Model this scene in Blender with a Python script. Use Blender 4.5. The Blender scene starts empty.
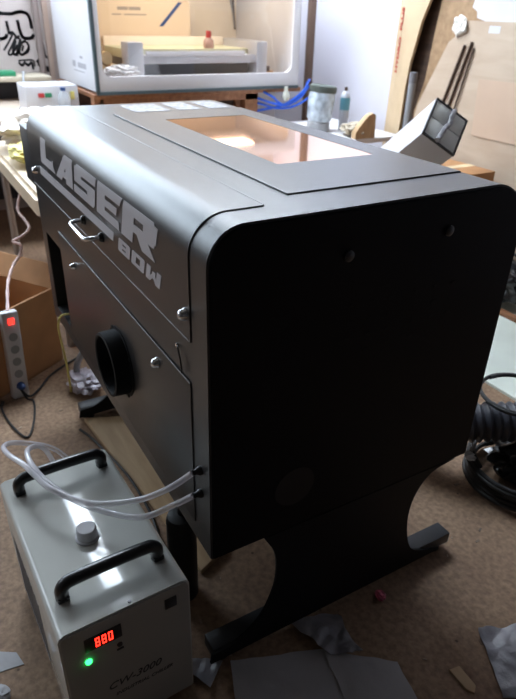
import bpy, bmesh, math, random
from mathutils import Vector, Matrix, noise
random.seed(7)
sc = bpy.context.scene
COL = sc.collection
PI = math.pi
WM = {}

# ------------------------------------------------------------------ materials
def mat(name, col, rough=.5, metal=0., var=0., scale=12., bump=0., bscale=60., coat=0., trans=0., alpha=1., spec=.5, col2=None, emit=0., sheen=0.):
    m = bpy.data.materials.new(name); m.use_nodes = True
    n = m.node_tree.nodes; l = m.node_tree.links; b = n['Principled BSDF']
    c = (*col, 1)
    b.inputs['Base Color'].default_value = c
    b.inputs['Roughness'].default_value = rough
    b.inputs['Metallic'].default_value = metal
    b.inputs['Specular IOR Level'].default_value = spec
    b.inputs['Coat Weight'].default_value = coat
    b.inputs['Transmission Weight'].default_value = trans
    b.inputs['Alpha'].default_value = alpha
    if emit: b.inputs['Emission Color'].default_value = c; b.inputs['Emission Strength'].default_value = emit
    tc = n.new('ShaderNodeTexCoord')
    if var or col2:
        t = n.new('ShaderNodeTexNoise'); t.inputs['Scale'].default_value = scale; t.inputs['Detail'].default_value = 6
        l.new(tc.outputs['Object'], t.inputs['Vector'])
        r = n.new('ShaderNodeValToRGB'); r.color_ramp.elements[0].position = .32; r.color_ramp.elements[1].position = .68
        a = tuple(max(0, x*(1-var)) for x in col); d = col2 or tuple(min(1, x*(1+var)) for x in col)
        r.color_ramp.elements[0].color = (*a, 1); r.color_ramp.elements[1].color = (*d, 1)
        l.new(t.outputs['Fac'], r.inputs['Fac']); l.new(r.outputs['Color'], b.inputs['Base Color'])
    if bump:
        t = n.new('ShaderNodeTexNoise'); t.inputs['Scale'].default_value = bscale; t.inputs['Detail'].default_value = 5
        l.new(tc.outputs['Object'], t.inputs['Vector'])
        u = n.new('ShaderNodeBump'); u.inputs['Strength'].default_value = bump; u.inputs['Distance'].default_value = .01
        l.new(t.outputs['Fac'], u.inputs['Height']); l.new(u.outputs['Normal'], b.inputs['Normal'])
    return m

def wood(name, c1, c2, scale=3., stretch=(1, 12, 12), rough=.6):
    m = bpy.data.materials.new(name); m.use_nodes = True
    n = m.node_tree.nodes; l = m.node_tree.links; b = n['Principled BSDF']; b.inputs['Roughness'].default_value = rough
    tc = n.new('ShaderNodeTexCoord'); mp = n.new('ShaderNodeMapping'); mp.inputs['Scale'].default_value = stretch
    t = n.new('ShaderNodeTexNoise'); t.inputs['Scale'].default_value = scale; t.inputs['Detail'].default_value = 8; t.inputs['Distortion'].default_value = .6
    r = n.new('ShaderNodeValToRGB'); r.color_ramp.elements[0].position = .3; r.color_ramp.elements[1].position = .7
    r.color_ramp.elements[0].color = (*c1, 1); r.color_ramp.elements[1].color = (*c2, 1)
    l.new(tc.outputs['Object'], mp.inputs[0]); l.new(mp.outputs[0], t.inputs['Vector']); l.new(t.outputs['Fac'], r.inputs[0]); l.new(r.outputs[0], b.inputs['Base Color'])
    return m

def glass(name, tint=(1, 1, 1), gl=.08, rough=.02):
    m = bpy.data.materials.new(name); m.use_nodes = True
    n = m.node_tree.nodes; l = m.node_tree.links; n.remove(n['Principled BSDF'])
    t = n.new('ShaderNodeBsdfTransparent'); t.inputs[0].default_value = (*tint, 1)
    g = n.new('ShaderNodeBsdfGlossy'); g.inputs['Roughness'].default_value = rough
    x = n.new('ShaderNodeMixShader'); x.inputs[0].default_value = gl
    l.new(t.outputs[0], x.inputs[1]); l.new(g.outputs[0], x.inputs[2]); l.new(x.outputs[0], n['Material Output'].inputs[0])
    return m

M = dict(
    black=mat('black_powder_coat', (.018, .019, .023), .42, 0, .08, 40, .12, 900, spec=.5),
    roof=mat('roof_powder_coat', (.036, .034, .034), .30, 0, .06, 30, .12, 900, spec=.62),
    blackm=mat('black_matte', (.006, .006, .007), .7, spec=.25),
    rubber=mat('black_rubber', (.012, .012, .013), .6),
    plastic_b=mat('black_plastic', (.012, .012, .014), .28, coat=.2),
    letter=mat('silver_print', (.55, .52, .54), .5),
    chrome=mat('chrome', (.75, .77, .8), .18, 1),
    steel=mat('steel', (.4, .4, .42), .35, 1),
    amber=mat('amber_acrylic', (.82, .42, .22), .05, .8, .1, 3, coat=.1, spec=.6),
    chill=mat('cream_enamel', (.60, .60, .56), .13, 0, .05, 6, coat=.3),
    chillf=mat('cream_enamel_shaded', (.36, .35, .32), .45, 0, .05, 6),  # same enamel as the housing, darkened to hold the front's shade
    ink=mat('dark_ink', (.03, .03, .035), .6),
    inkg=mat('grey_ink', (.2, .2, .22), .6),
    white=mat('white_enamel', (.62, .61, .64), .35, 0, .03, 3),
    whitem=mat('white_matte', (.64, .62, .62), .7, 0, .04, 5),
    cream=mat('cream_matte', (.84, .74, .62), .7, 0, .05, 4),
    green_trim=mat('dark_trim', (.05, .075, .085), .5),
    silver=mat('silver_grey_metal', (.48, .48, .52), .4, .4),
    beige=mat('beige_roll', (.66, .50, .30), .7, 0, .15, 10),
    card=mat('cardboard', (.40, .20, .085), .85, 0, .12, 8),
    cardl=mat('cardboard_pale', (.56, .42, .27), .85, 0, .08, 6),
    red=mat('red_plastic', (.5, .03, .03), .4),
    green=mat('green_plastic', (.03, .25, .12), .4),
    blue=mat('blue_plastic', (.01, .09, .55), .4),
    dblue=mat('dark_blue_plastic', (.02, .06, .2), .35),
    yellow=mat('yellow_plastic', (.75, .65, .2), .6, 0, .2, 20),
    grey=mat('grey_plastic', (.30, .31, .33), .5),
    greenish=mat('grey_green_lid', (.09, .11, .10), .5),
    teal=mat('teal_label', (.10, .28, .36), .4),
    paper=mat('paper', (.42, .41, .42), .8, 0, .06, 6, .3, 20),
    film=mat('crumpled_film', (.34, .33, .36), .35, 0, .2, 20, .6, 30, trans=.3),

    blotch=mat('pale_label', (.33, .33, .36), .5, 0, .45, 60),
    redtext=mat('red_print', (.42, .05, .03), .7),
    cordp=mat('pink_cord', (.70, .50, .46), .5),
    ledr=mat('red_led_digits', (1, .02, .01), .5, emit=6),
    ledg=mat('green_led', (.03, 1, .15), .5, emit=5),
    ledr2=mat('red_rocker_lamp', (1, .03, .02), .5, emit=3),
    amberlamp=mat('bulb_glass', (.7, .7, .62), .1, trans=.4),
    woodr=wood('red_brown_wood', (.22, .085, .035), (.38, .17, .08)),
    woodb=wood('dark_brown_wood', (.045, .025, .018), (.10, .06, .04)),
    ply=wood('plywood', (.48, .36, .265), (.57, .455, .35), 1.2, (2, 2, 10)),
    mdf=wood('pale_board', (.60, .46, .31), (.68, .54, .38), 1.5, (2, 2, 8)),
    plank=wood('plank_wood', (.40, .26, .14), (.55, .38, .22), 2, (2, 14, 2)),
    tabl=mat('cream_laminate', (.72, .58, .42), .5, 0, .06, 4),
    pane=glass('window_glass', (1, 1, 1), .06),
)
def sky_pane(name, strength, col=(.72, .86, 1.0)):
    m = bpy.data.materials.new(name); m.use_nodes = True
    n = m.node_tree.nodes; l = m.node_tree.links; n.remove(n['Principled BSDF'])
    e = n.new('ShaderNodeEmission'); e.inputs[0].default_value = (*col, 1); e.inputs[1].default_value = strength
    l.new(e.outputs[0], n['Material Output'].inputs[0]); return m

def floor_mat():
    m = bpy.data.materials.new('concrete_floor'); m.use_nodes = True
    n = m.node_tree.nodes; l = m.node_tree.links; b = n['Principled BSDF']; b.inputs['Roughness'].default_value = .75
    tc = n.new('ShaderNodeTexCoord')
    a = n.new('ShaderNodeTexNoise'); a.inputs['Scale'].default_value = 2.2; a.inputs['Detail'].default_value = 8; a.inputs['Roughness'].default_value = .65
    c = n.new('ShaderNodeTexNoise'); c.inputs['Scale'].default_value = 60; c.inputs['Detail'].default_value = 6
    v = n.new('ShaderNodeTexVoronoi'); v.inputs['Scale'].default_value = 14
    r = n.new('ShaderNodeValToRGB'); e = r.color_ramp.elements
    e[0].position = .3; e[0].color = (.25, .150, .092, 1); e[1].position = .7; e[1].color = (.43, .285, .175, 1)
    r2 = n.new('ShaderNodeValToRGB'); r2.color_ramp.elements[0].position = .35; r2.color_ramp.elements[0].color = (.62, .6, .6, 1); r2.color_ramp.elements[1].position = .65
    r3 = n.new('ShaderNodeValToRGB'); r3.color_ramp.elements[0].position = .045; r3.color_ramp.elements[0].color = (.25, .2, .18, 1); r3.color_ramp.elements[1].position = .07
    x = n.new('ShaderNodeMixRGB'); x.blend_type = 'MULTIPLY'; x.inputs[0].default_value = 1
    y = n.new('ShaderNodeMixRGB'); y.blend_type = 'MULTIPLY'; y.inputs[0].default_value = .8
    for t in (a, c, v): l.new(tc.outputs['Object'], t.inputs['Vector'])
    l.new(a.outputs['Fac'], r.inputs[0]); l.new(c.outputs['Fac'], r2.inputs[0]); l.new(v.outputs['Distance'], r3.inputs[0])
    l.new(r.outputs[0], x.inputs[1]); l.new(r2.outputs[0], x.inputs[2]); l.new(x.outputs[0], y.inputs[1]); l.new(r3.outputs[0], y.inputs[2])
    l.new(y.outputs[0], b.inputs['Base Color'])
    u = n.new('ShaderNodeBump'); u.inputs['Strength'].default_value = .35; u.inputs['Distance'].default_value = .006
    l.new(c.outputs['Fac'], u.inputs['Height']); l.new(u.outputs['Normal'], b.inputs['Normal'])
    return m
def clear_tube():
    m = mat('clear_vinyl_tube', (.75, .73, .78), .12, 0, coat=.5); n = m.node_tree.nodes; l = m.node_tree.links
    t = n.new('ShaderNodeBsdfTransparent'); x = n.new('ShaderNodeMixShader'); w_ = n.new('ShaderNodeLayerWeight'); w_.inputs[0].default_value = .45
    mr = n.new('ShaderNodeMapRange'); mr.inputs['To Min'].default_value = .30; mr.inputs['To Max'].default_value = .95
    l.new(w_.outputs['Facing'], mr.inputs['Value']); l.new(mr.outputs[0], x.inputs[0]); l.new(t.outputs[0], x.inputs[1]); l.new(n['Principled BSDF'].outputs[0], x.inputs[2]); l.new(x.outputs[0], n['Material Output'].inputs[0])
    return m
M['tube'] = clear_tube()
M['floor'] = floor_mat()
M['edge'] = mat('edge_highlight', (.22, .21, .21), .45, .2)  # pale grey stands in for window light caught on seam edges
M['stand'] = mat('stand_black', (.006, .006, .008), .55, 0, .05, 30, spec=.2)

# ------------------------------------------------------------------ geometry helpers
def smooth_by_angle(me, ang=40):
    for p in me.polygons: p.use_smooth = True
    bm = bmesh.new(); bm.from_mesh(me)
    for e in bm.edges:
        e.smooth = not (len(e.link_faces) == 2 and e.calc_face_angle(0) > math.radians(ang))
    bm.to_mesh(me); bm.free()

def obj(name, bm, m, parent=None, local=False, smooth=True):
    """links one mesh; vertices are in world space unless local"""
    if parent is not None:
        if not local: bmesh.ops.transform(bm, matrix=WM[parent].inverted(), verts=bm.verts)
        loc = None
    elif not local:
        xs = [v.co for v in bm.verts]
        c = Vector((sum(v.x for v in xs)/len(xs), sum(v.y for v in xs)/len(xs), min(v.z for v in xs)))
        bmesh.ops.translate(bm, vec=-c, verts=bm.verts); loc = c
    else: loc = None
    bmesh.ops.recalc_face_normals(bm, faces=bm.faces)
    me = bpy.data.meshes.new(name); bm.to_mesh(me); bm.free()
    if smooth: smooth_by_angle(me)
    me.materials.append(m)
    o = bpy.data.objects.new(name, me); COL.objects.link(o)
    if parent is not None: o.parent = parent; WM[o] = WM[parent].copy()
    else:
        if loc: o.location = loc
        WM[o] = Matrix.Translation(loc or Vector((0, 0, 0)))
    return o

def tag(o, label=None, cat=None, group=None, kind=None):
    if label: o['label'] = label
    if cat: o['category'] = cat
    if group: o['group'] = group
    if kind: o['kind'] = kind
    return o

def thing(name, label, cat, loc, rz=0, group=None, mtx=None):
    o = bpy.data.objects.new(name, None); COL.objects.link(o); o.empty_display_size = .1
    if mtx is None: mtx = Matrix.Translation(loc) @ Matrix.Rotation(rz, 4, 'Z')
    l, r, s = mtx.decompose(); o.location = l; o.rotation_euler = r.to_euler()
    WM[o] = mtx
    return tag(o, label, cat, group)

def B(): return bmesh.new()

def box(bm, x0, x1, y0, y1, z0, z1, bev=0., seg=2, mtx=None):
    t = bmesh.new()
    vs = [t.verts.new((x, y, z)) for x in (x0, x1) for y in (y0, y1) for z in (z0, z1)]
    for f in ((0, 1, 3, 2), (4, 6, 7, 5), (0, 4, 5, 1), (2, 3, 7, 6), (0, 2, 6, 4), (1, 5, 7, 3)): t.faces.new([vs[i] for i in f])
    if bev: bmesh.ops.bevel(t, geom=t.edges[:], offset=bev, segments=seg, profile=.5, affect='EDGES')
    if mtx is not None: bmesh.ops.transform(t, matrix=mtx, verts=t.verts)
    merge(bm, t); return bm

def merge(bm, t):
    me = bpy.data.meshes.new('tmp'); bmesh.ops.recalc_face_normals(t, faces=t.faces); t.to_mesh(me); t.free(); bm.from_mesh(me); bpy.data.meshes.remove(me)

def cyl(bm, p0, p1, r0, r1=None, seg=24, bev=0.):
    p0, p1 = Vector(p0), Vector(p1); r1 = r0 if r1 is None else r1
    d = p1-p0; L = d.length
    t = bmesh.new(); bmesh.ops.create_cone(t, cap_ends=True, segments=seg, radius1=r0, radius2=r1, depth=L)
    if bev:
        es = [e for e in t.edges if any(len(f.verts) > 4 for f in e.link_faces)]
        bmesh.ops.bevel(t, geom=es, offset=bev, segments=2, affect='EDGES')
    q = d.to_track_quat('Z', 'Y').to_matrix().to_4x4()
    bmesh.ops.transform(t, matrix=Matrix.Translation((p0+p1)/2) @ q, verts=t.verts); merge(bm, t); return bm

def lathe(bm, base, prof, seg=28, axis=(0, 0, 1)):
    t = bmesh.new(); rings = []
    for r, z in prof:
        rings.append([t.verts.new((r*math.cos(2*PI*i/seg), r*math.sin(2*PI*i/seg), z)) for i in range(seg)])
    for a, b in zip(rings, rings[1:]):
        for i in range(seg): t.faces.new((a[i], a[(i+1) % seg], b[(i+1) % seg], b[i]))
    t.faces.new(rings[0][::-1]); t.faces.new(rings[-1])
    q = Vector(axis).to_track_quat('Z', 'Y').to_matrix().to_4x4()
    bmesh.ops.transform(t, matrix=Matrix.Translation(base) @ q, verts=t.verts); merge(bm, t); return bm

def catmull(P, n=8):
    P = [Vector(p) for p in P]; out = []
    Q = [P[0]*2-P[1]]+P+[P[-1]*2-P[-2]]
    for i in range(1, len(Q)-2):
        a, b, c, d = Q[i-1:i+3]
        for k in range(n):
            t = k/n
            out.append(.5*((2*b)+(c-a)*t+(2*a-5*b+4*c-d)*t*t+(3*b-a-3*c+d)*t**3))
    out.append(P[-1]); return out

def tube(bm, P, r, seg=10, n=8, rfun=None, raw=False):
    pts = [Vector(p) for p in P] if raw else catmull(P, n)
    t = bmesh.new(); rings = []; nrm = None
    for i, p in enumerate(pts):
        d = (pts[min(i+1, len(pts)-1)]-pts[max(i-1, 0)]).normalized()
        if nrm is None: nrm = d.orthogonal().normalized()
        else:
            nrm = nrm-d*nrm.dot(d)
            nrm = nrm.normalized() if nrm.length > 1e-6 else d.orthogonal().normalized()
        b = d.cross(nrm); rr = rfun(i) if rfun else r
        rings.append([t.verts.new(p+rr*(math.cos(2*PI*k/seg)*nrm+math.sin(2*PI*k/seg)*b)) for k in range(seg)])
    for a, b in zip(rings, rings[1:]):
        for k in range(seg): t.faces.new((a[k], a[(k+1) % seg], b[(k+1) % seg], b[k]))
    t.faces.new(rings[0][::-1]); t.faces.new(rings[-1]); merge(bm, t); return bm

def extrude_poly(bm, pts, vec, bev=0.):
    """pts: 3D coplanar outline, extruded along vec"""
    t = bmesh.new(); v = [t.verts.new(p) for p in pts]; f = t.faces.new(v)
    r = bmesh.ops.extrude_face_region(t, geom=[f]); nv = [g for g in r['geom'] if isinstance(g, bmesh.types.BMVert)]
    bmesh.ops.translate(t, vec=Vector(vec), verts=nv)
    if bev:
        bmesh.ops.recalc_face_normals(t, faces=t.faces)
        big = [f for f in t.faces if len(f.verts) > 4 or f.calc_area() > 0]
        es = [e for e in t.edges if e.calc_face_angle(0) > .6]
        bmesh.ops.bevel(t, geom=es, offset=bev, segments=2, affect='EDGES')
    merge(bm, t); return bm

def strip(bm, path, th, x0, x1, nrm):
    """sheet following a 2D (y,z) path, thickness th outward, from x0 to x1"""
    n = len(path); outer = [(p[0]+q[0]*th, p[1]+q[1]*th) for p, q in zip(path, nrm)]
    pts = [(x0, y, z) for y, z in path]+[(x0, y, z) for y, z in outer[::-1]]
    t = bmesh.new()
    def ring(x): return [t.verts.new((x, y, z)) for y, z in path], [t.verts.new((x, y, z)) for y, z in outer]
    a, ao = ring(x0); b, bo = ring(x1)
    for i in range(n-1):
        t.faces.new((a[i], a[i+1], b[i+1], b[i])); t.faces.new((ao[i], bo[i], bo[i+1], ao[i+1]))
        t.faces.new((a[i], ao[i], ao[i+1], a[i+1])); t.faces.new((b[i], b[i+1], bo[i+1], bo[i]))
    t.faces.new((a[0], b[0], bo[0], ao[0])); t.faces.new((a[-1], ao[-1], bo[-1], b[-1]))
    merge(bm, t)

def boolean(o, cutters):
    for c in cutters:
        md = o.modifiers.new('b', 'BOOLEAN'); md.object = c; md.operation = 'DIFFERENCE'; md.solver = 'EXACT'
    dg = bpy.context.evaluated_depsgraph_get(); dg.update()
    me = bpy.data.meshes.new_from_object(o.evaluated_get(dg)); me.materials.clear(); me.materials.append(o.data.materials[0])
    o.modifiers.clear(); o.data = me
    for c in cutters: bpy.data.objects.remove(c)
    smooth_by_angle(me, 35)

def text_bm(s, size, origin, xd, yd, depth=.0008, shear=0., space=1., bold=0.):
    cu = bpy.data.curves.new('t', 'FONT'); cu.body = s; cu.size = size; cu.extrude = depth/2; cu.shear = shear; cu.space_character = space; cu.resolution_u = 3; cu.offset = bold
    o = bpy.data.objects.new('t', cu); COL.objects.link(o)
    dg = bpy.context.evaluated_depsgraph_get(); dg.update()
    me = bpy.data.meshes.new_from_object(o.evaluated_get(dg)); bm = bmesh.new(); bm.from_mesh(me)
    bpy.data.objects.remove(o); bpy.data.curves.remove(cu); bpy.data.meshes.remove(me)
    xd, yd = Vector(xd).normalized(), Vector(yd).normalized(); zd = xd.cross(yd)
    m = Matrix((xd, yd, zd)).transposed().to_4x4(); m.translation = Vector(origin)
    bmesh.ops.transform(bm, matrix=m, verts=bm.verts); return bm

def sheet(corners, nu, nv, amp, seed, th=.0012, lift=.002, jag=.0):
    """crumpled sheet lying on the floor: bilinear grid with noise"""
    a, b, c, d = [Vector(p) for p in corners]; t = bmesh.new(); g = []
    for i in range(nu+1):
        row = []
        for j in range(nv+1):
            u, v = i/nu, j/nv
            p = a*(1-u)*(1-v)+b*u*(1-v)+c*u*v+d*(1-u)*v
            q = Vector((p.x*9+seed, p.y*9, seed)); h = abs(noise.noise(q))*amp*1.6+abs(noise.noise(q*3.1))*amp*.6
            e = (i in (0, nu)) or (j in (0, nv))
            if e: p = p+Vector((noise.noise(q*2), noise.noise(q*2+Vector((9, 3, 1))), 0))*jag
            row.append(t.verts.new((p.x, p.y, a.z+lift+h)))
        g.append(row)
    for i in range(nu):
        for j in range(nv): t.faces.new((g[i][j], g[i+1][j], g[i+1][j+1], g[i][j+1]))
    r = bmesh.ops.extrude_face_region(t, geom=t.faces[:]); nv_ = [x for x in r['geom'] if isinstance(x, bmesh.types.BMVert)]
    bmesh.ops.translate(t, vec=(0, 0, th), verts=nv_)
    return t

def crumple(c, r, seed, flat=.6, sub=4):
    t = bmesh.new(); bmesh.ops.create_icosphere(t, subdivisions=sub, radius=1)
    for v in t.verts:
        n = v.co.copy(); q = n*2.2+Vector((seed, 0, 0)); k = 1+.45*noise.noise(q)+.22*noise.noise(q*2.7)-.12*abs(noise.noise(q*5))
        v.co = Vector((n.x*r[0], n.y*r[1], n.z*r[2]))*k
    mn = min(v.co.z for v in t.verts); bmesh.ops.translate(t, vec=Vector(c)-Vector((0, 0, mn)), verts=t.verts); return t

def struct(name, bm, m, parent=None, **k):
    o = obj(name, bm, m, parent, **k)
    if parent is None: o['kind'] = 'structure'
    return o

def copy_tree(o, parent=None):
    c = o.copy(); COL.objects.link(c)
    if parent is not None: c.parent = parent
    for ch in list(o.children): copy_tree(ch, c)
    return c

# ------------------------------------------------------------------ room shell
X0, X1, Y0, Y1, ZC = -2.6, 4.1, -2.65, 2.6, 3.1
wallm = mat('painted_wall', (.46, .40, .385), .85, 0, .05, 2, .1, 30)
wallr = mat('white_painted_wall', (.62, .60, .66), .8, 0, .03, 2, .1, 30)
walld = mat('dark_garage_wall', (.035, .03, .028), .9, 0, .1, 3)
struct('floor', box(B(), X0-.1, X1+.1, Y0-.1, Y1+.1, -.1, 0), M['floor'])
WB = (-.9, 2.4, 1.64, 2.6)
b = B(); box(b, X1, X1+.1, Y0-.1, WB[0], 0, ZC); box(b, X1, X1+.1, WB[1], Y1+.1, 0, ZC); box(b, X1, X1+.1, WB[0], WB[1], 0, WB[2]); box(b, X1, X1+.1, WB[0], WB[1], WB[3], ZC)
struct('wall_back', b, wallm, smooth=False)
struct('wall_right', box(B(), X0, X1, Y0-.1, Y0, 0, ZC), wallr)
struct('wall_front', box(B(), X0-.1, X0, Y0-.1, Y1+.1, 0, ZC), walld)
# left wall with a window opening, ceiling with a skylight opening
WL = (1.5, 2.9, 1.15, 2.45)
b = B(); box(b, X0, WL[0], Y1, Y1+.1, 0, ZC); box(b, WL[1], X1, Y1, Y1+.1, 0, ZC); box(b, WL[0], WL[1], Y1, Y1+.1, 0, WL[2]); box(b, WL[0], WL[1], Y1, Y1+.1, WL[3], ZC)
struct('wall_left', b, mat('left_wall_paint', (.15, .13, .12), .9, 0, .1, 3), smooth=False)
SK = (2.2, 3.4, -2.3, .05)
b = B(); box(b, X0, SK[0], Y0, Y1, ZC, ZC+.1); box(b, SK[1], X1, Y0, Y1, ZC, ZC+.1); box(b, SK[0], SK[1], Y0, SK[2], ZC, ZC+.1); box(b, SK[0], SK[1], SK[3], Y1, ZC, ZC+.1)
struct('ceiling', b, mat('ceiling_boards', (.16, .14, .12), .9, 0, .1, 3), smooth=False)
def window(name, x0, x1, plane, a0, a1, axis, strength, n=2):
    b = B()
    fr = .05
    def bx(u0, u1, v0, v1, d0, d1):
        if axis == 'X': box(b, plane+d0, plane+d1, u0, u1, v0, v1)
        elif axis == 'Y': box(b, u0, u1, plane+d0, plane+d1, v0, v1)
        else: box(b, u0, u1, v0, v1, plane+d0, plane+d1)
    bx(x0, x1, a0, a0+fr, 0, .06); bx(x0, x1, a1-fr, a1, 0, .06); bx(x0, x0+fr, a0, a1, 0, .06); bx(x1-fr, x1, a0, a1, 0, .06)
    for k in range(1, n):
        c = x0+(x1-x0)*k/n; bx(c-.02, c+.02, a0, a1, 0, .06)
    w = struct(name, b, M['white'])
    p = B()
    if axis == 'X': box(p, plane+.07, plane+.08, x0, x1, a0, a1)
    elif axis == 'Y': box(p, x0, x1, plane+.07, plane+.08, a0, a1)
    else: box(p, x0, x1, a0, a1, plane+.07, plane+.08)
    obj('sky_pane', p, sky_pane(name+'_sky', strength), w)
window('window_1', WL[0], WL[1], Y1, WL[2], WL[3], 'Y', 3, 3)
window('window_3', WB[0], WB[1], X1, WB[2], WB[3], 'X', 8, 5)
window('window_2', SK[0], SK[1], ZC, SK[2], SK[3], 'Z', 20, 2)
# corner post and baseboard trims
struct('trim_1', box(B(), 3.55, 3.60, Y0, Y0+.05, 0, ZC, .004), mat('post_brown', (.14, .085, .06), .7, 0, .1, 5))
b = B(); tube(b, [(4.06, -.665, .94), (4.06, -.665, 1.62)], .022, raw=True, seg=12)
struct('trim_2', b, mat('grey_pipe', (.26, .21, .20), .6))
b = B(); box(b, 4.07, 4.1, -.75, -.715, .9, 1.62)
struct('trim_3', b, mat('pale_strip', (.45, .34, .29), .6))

# painted lettering on the back wall
gr = B()
def stroke(P, r):
    pts = catmull([(4.1, y, z) for y, z in P], 6)
    for i in range(len(pts)-1):
        a, c = pts[i], pts[i+1]; d = (c-a); 
        if d.length < 1e-6: continue
        d.normalize(); n_ = Vector((0, -d.z, d.y))*r; e = d*r*.4
        t = bmesh.new(); v = [t.verts.new(q+Vector((-.0015, 0, 0))) for q in (a-n_-e, a+n_-e, c+n_+e, c-n_+e)]; f = t.faces.new(v)
        r_ = bmesh.ops.extrude_face_region(t, geom=[f]); bmesh.ops.translate(t, vec=(.0015, 0, 0), verts=[g for g in r_['geom'] if isinstance(g, bmesh.types.BMVert)])
        merge(gr, t)
def gpx(x, y):   # local sketch grid of the mural: column, row -> wall y, z
    return (-.440-(x)*.0066, 1.405-(y)*.0062)
def gs(L, r): stroke([gpx(*p) for p in L], r*1.35)
gs([(-6, 12), (0, 13), (10, 13.5), (14, 12.5), (20, 11.2), (26, 13), (28.5, 18), (29.2, 27)], .008)
gs([(30, 34), (27, 37), (20, 37), (17.5, 33), (16.5, 27), (15.8, 20)], .008)
gs([(4.8, 21), (5.2, 28), (5.6, 33)], .007); gs([(5.6, 33), (9, 31.5), (13, 37), (15, 35)], .006); gs([(-4, 38), (1, 37), (3, 34)], .008)
gs([(9, 33), (4, 41), (-2, 49)], .005); gs([(12, 36), (7, 44), (2, 52), (4, 54), (8, 50), (12, 44)], .005)
gs([(11, 40), (7, 49), (8, 54), (12, 51)], .006); gs([(16, 38), (12, 48), (10, 55)], .006); gs([(21, 40), (17, 42), (13, 50), (15, 54), (20, 51), (23.5, 46), (22, 41)], .006)
gs([(18, 45), (16, 50)], .005); gs([(16, 54), (21, 52), (24, 48)], .004)
gs([(37.5, 43), (38, 49), (38.5, 55)], .008); gs([(44, 45), (43.5, 51), (45, 57)], .008); gs([(38.5, 55), (42, 57), (45, 57)], .006)
gs([(11, 62), (14, 65), (17, 62), (20, 65), (24, 62), (25, 69)], .006); gs([(11, 60), (18, 59.5), (26, 60), (27, 66)], .004)
gs([(31, 60), (35, 65), (38, 68), (44, 70)], .012); gs([(31, 64), (36, 69), (44, 72)], .006); gs([(46, 59), (47, 63)], .006)
tag(obj('wall_mural', gr, M['ink'], smooth=False), 'black hand-painted outline lettering on the pale back wall', 'mural')

# ------------------------------------------------------------------ laser cutter
H, ZB, W_, L_ = 1.102, .375, .755, 1.33
RF, RR = .070, .105
cutter = thing('laser_cutter', 'large black laser cutting machine with curved lid on two flared stands', 'laser cutter', (0, 0, 0))
def arc(cy, cz, r, a0, a1, n=14): return [(cy+r*math.cos(math.radians(a0+(a1-a0)*i/n)), cz+r*math.sin(math.radians(a0+(a1-a0)*i/n))) for i in range(n+1)]
prof = [(0, ZB)]+arc(-RF, H-RF, RF, 0, 90)+arc(-W_+RR, H-RR, RR, 90, 180)+[(-W_, ZB)]
def inset(pr, d):
    c = []
    n = len(pr)
    for i in range(n):
        a, b_, c_ = Vector(pr[i-1]), Vector(pr[i]), Vector(pr[(i+1) % n])
        n1 = Vector((-(b_-a).y, (b_-a).x)).normalized(); n2 = Vector((-(c_-b_).y, (c_-b_).x)).normalized()
        m_ = (n1+n2); m_ = m_/max(1e-6, m_.length_squared)*2
        c.append(tuple(b_+m_*d))
    return c
bm = B(); extrude_poly(bm, [(-.006, y, z) for y, z in prof], (L_+.006, 0, 0), .0025)
shell = obj('body_shell', bm, M['roof'], cutter)
ct = obj('cut', box(B(), 1.075, 1.265, -.30, .05, .432, .715), M['blackm'])
boolean(shell, [ct])
bm = B(); box(bm, 1.0755, 1.2645, -.299, -.290, .4325, .7145); box(bm, 1.0755, 1.078, -.29, -.002, .4325, .7145); box(bm, 1.262, 1.2645, -.29, -.002, .4325, .7145); box(bm, 1.078, 1.262, -.29, -.002, .4325, .435); box(bm, 1.078, 1.262, -.29, -.002, .712, .7145); obj('bay_liner', bm, M['blackm'], cutter)
bm = B(); lathe(bm, (1.185, -.06, .435), [(.0, 0), (.03, 0), (.034, .02), (.034, .205), (.022, .225), (.0, .23)]); obj('inner_reservoir', bm, M['tabl'], cutter)
# near end plate, its outline slightly inside the shell
bm = B(); extrude_poly(bm, [(-.010, y, z) for y, z in inset(prof, .004)], (.010, 0, 0), .002)
side = obj('side_panel', bm, mat('side_panel_shaded_black', (.0035, .0035, .005), .55, 0, .05, 30, .1, 800, spec=.15), cutter)  # machine black made darker, shade of the backlit end put into colour
for y, z in ((-.281, 1.014), (-.528, 1.026)):
    b = B(); lathe(b, (-.010, y, z), [(.0, 0), (.011, 0), (.011, .004), (.006, .006), (0, .006)], 20, (-1, 0, 0)); obj('side_bolt', b, M['plastic_b'], side)
for c0 in (-.30, -.47):
    for k in range(3):
        for q in range(4): obj('vent_slot', box(B(), -.0112, -.0098, c0-k*.05-.006, c0-k*.05+.006, .80+q*.035, .806+q*.035), M['blackm'], side, smooth=False)
b = B()
for k in range(4): cyl(b, (-.0101, -.20, .50), (-.0113-.0002*k, -.20, .50), .05-.012*k, seg=32)
obj('fan_grille', b, mat('dark_red_grille', (.0045, .0035, .0042), .6), side)
# curved front door
th = .0025
fp = [(0, .871), (0, H-RF)]+arc(-RF, H-RF, RF, 0, 90, 16)[1:]+[(-.143, H)]
fn = [(1, 0), (1, 0)]+[(math.cos(math.radians(90*i/16)), math.sin(math.radians(90*i/16))) for i in range(1, 17)]+[(0, 1)]
b = B(); strip(b, fp, th, .062, L_-.004, fn); door = obj('front_door', b, M['roof'], cutter)
# seams (thin dark tubes stand in for the shadow gaps around the plates)
def gap(pts, r=.0012): b = B(); tube(b, pts, r, 6, raw=True); return b
fgy = [(.0606, y+n_[0]*.0008, z+n_[1]*.0008) for (y, z), n_ in zip(fp, fn)]
obj('door_seam_shade', gap(fgy, .0006), M['rubber'], cutter)
# lower service panel
b = B(); box(b, .068, 1.055, 0, .003, .425, .779, .001); low = obj('service_panel', b, M['roof'], cutter)
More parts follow.
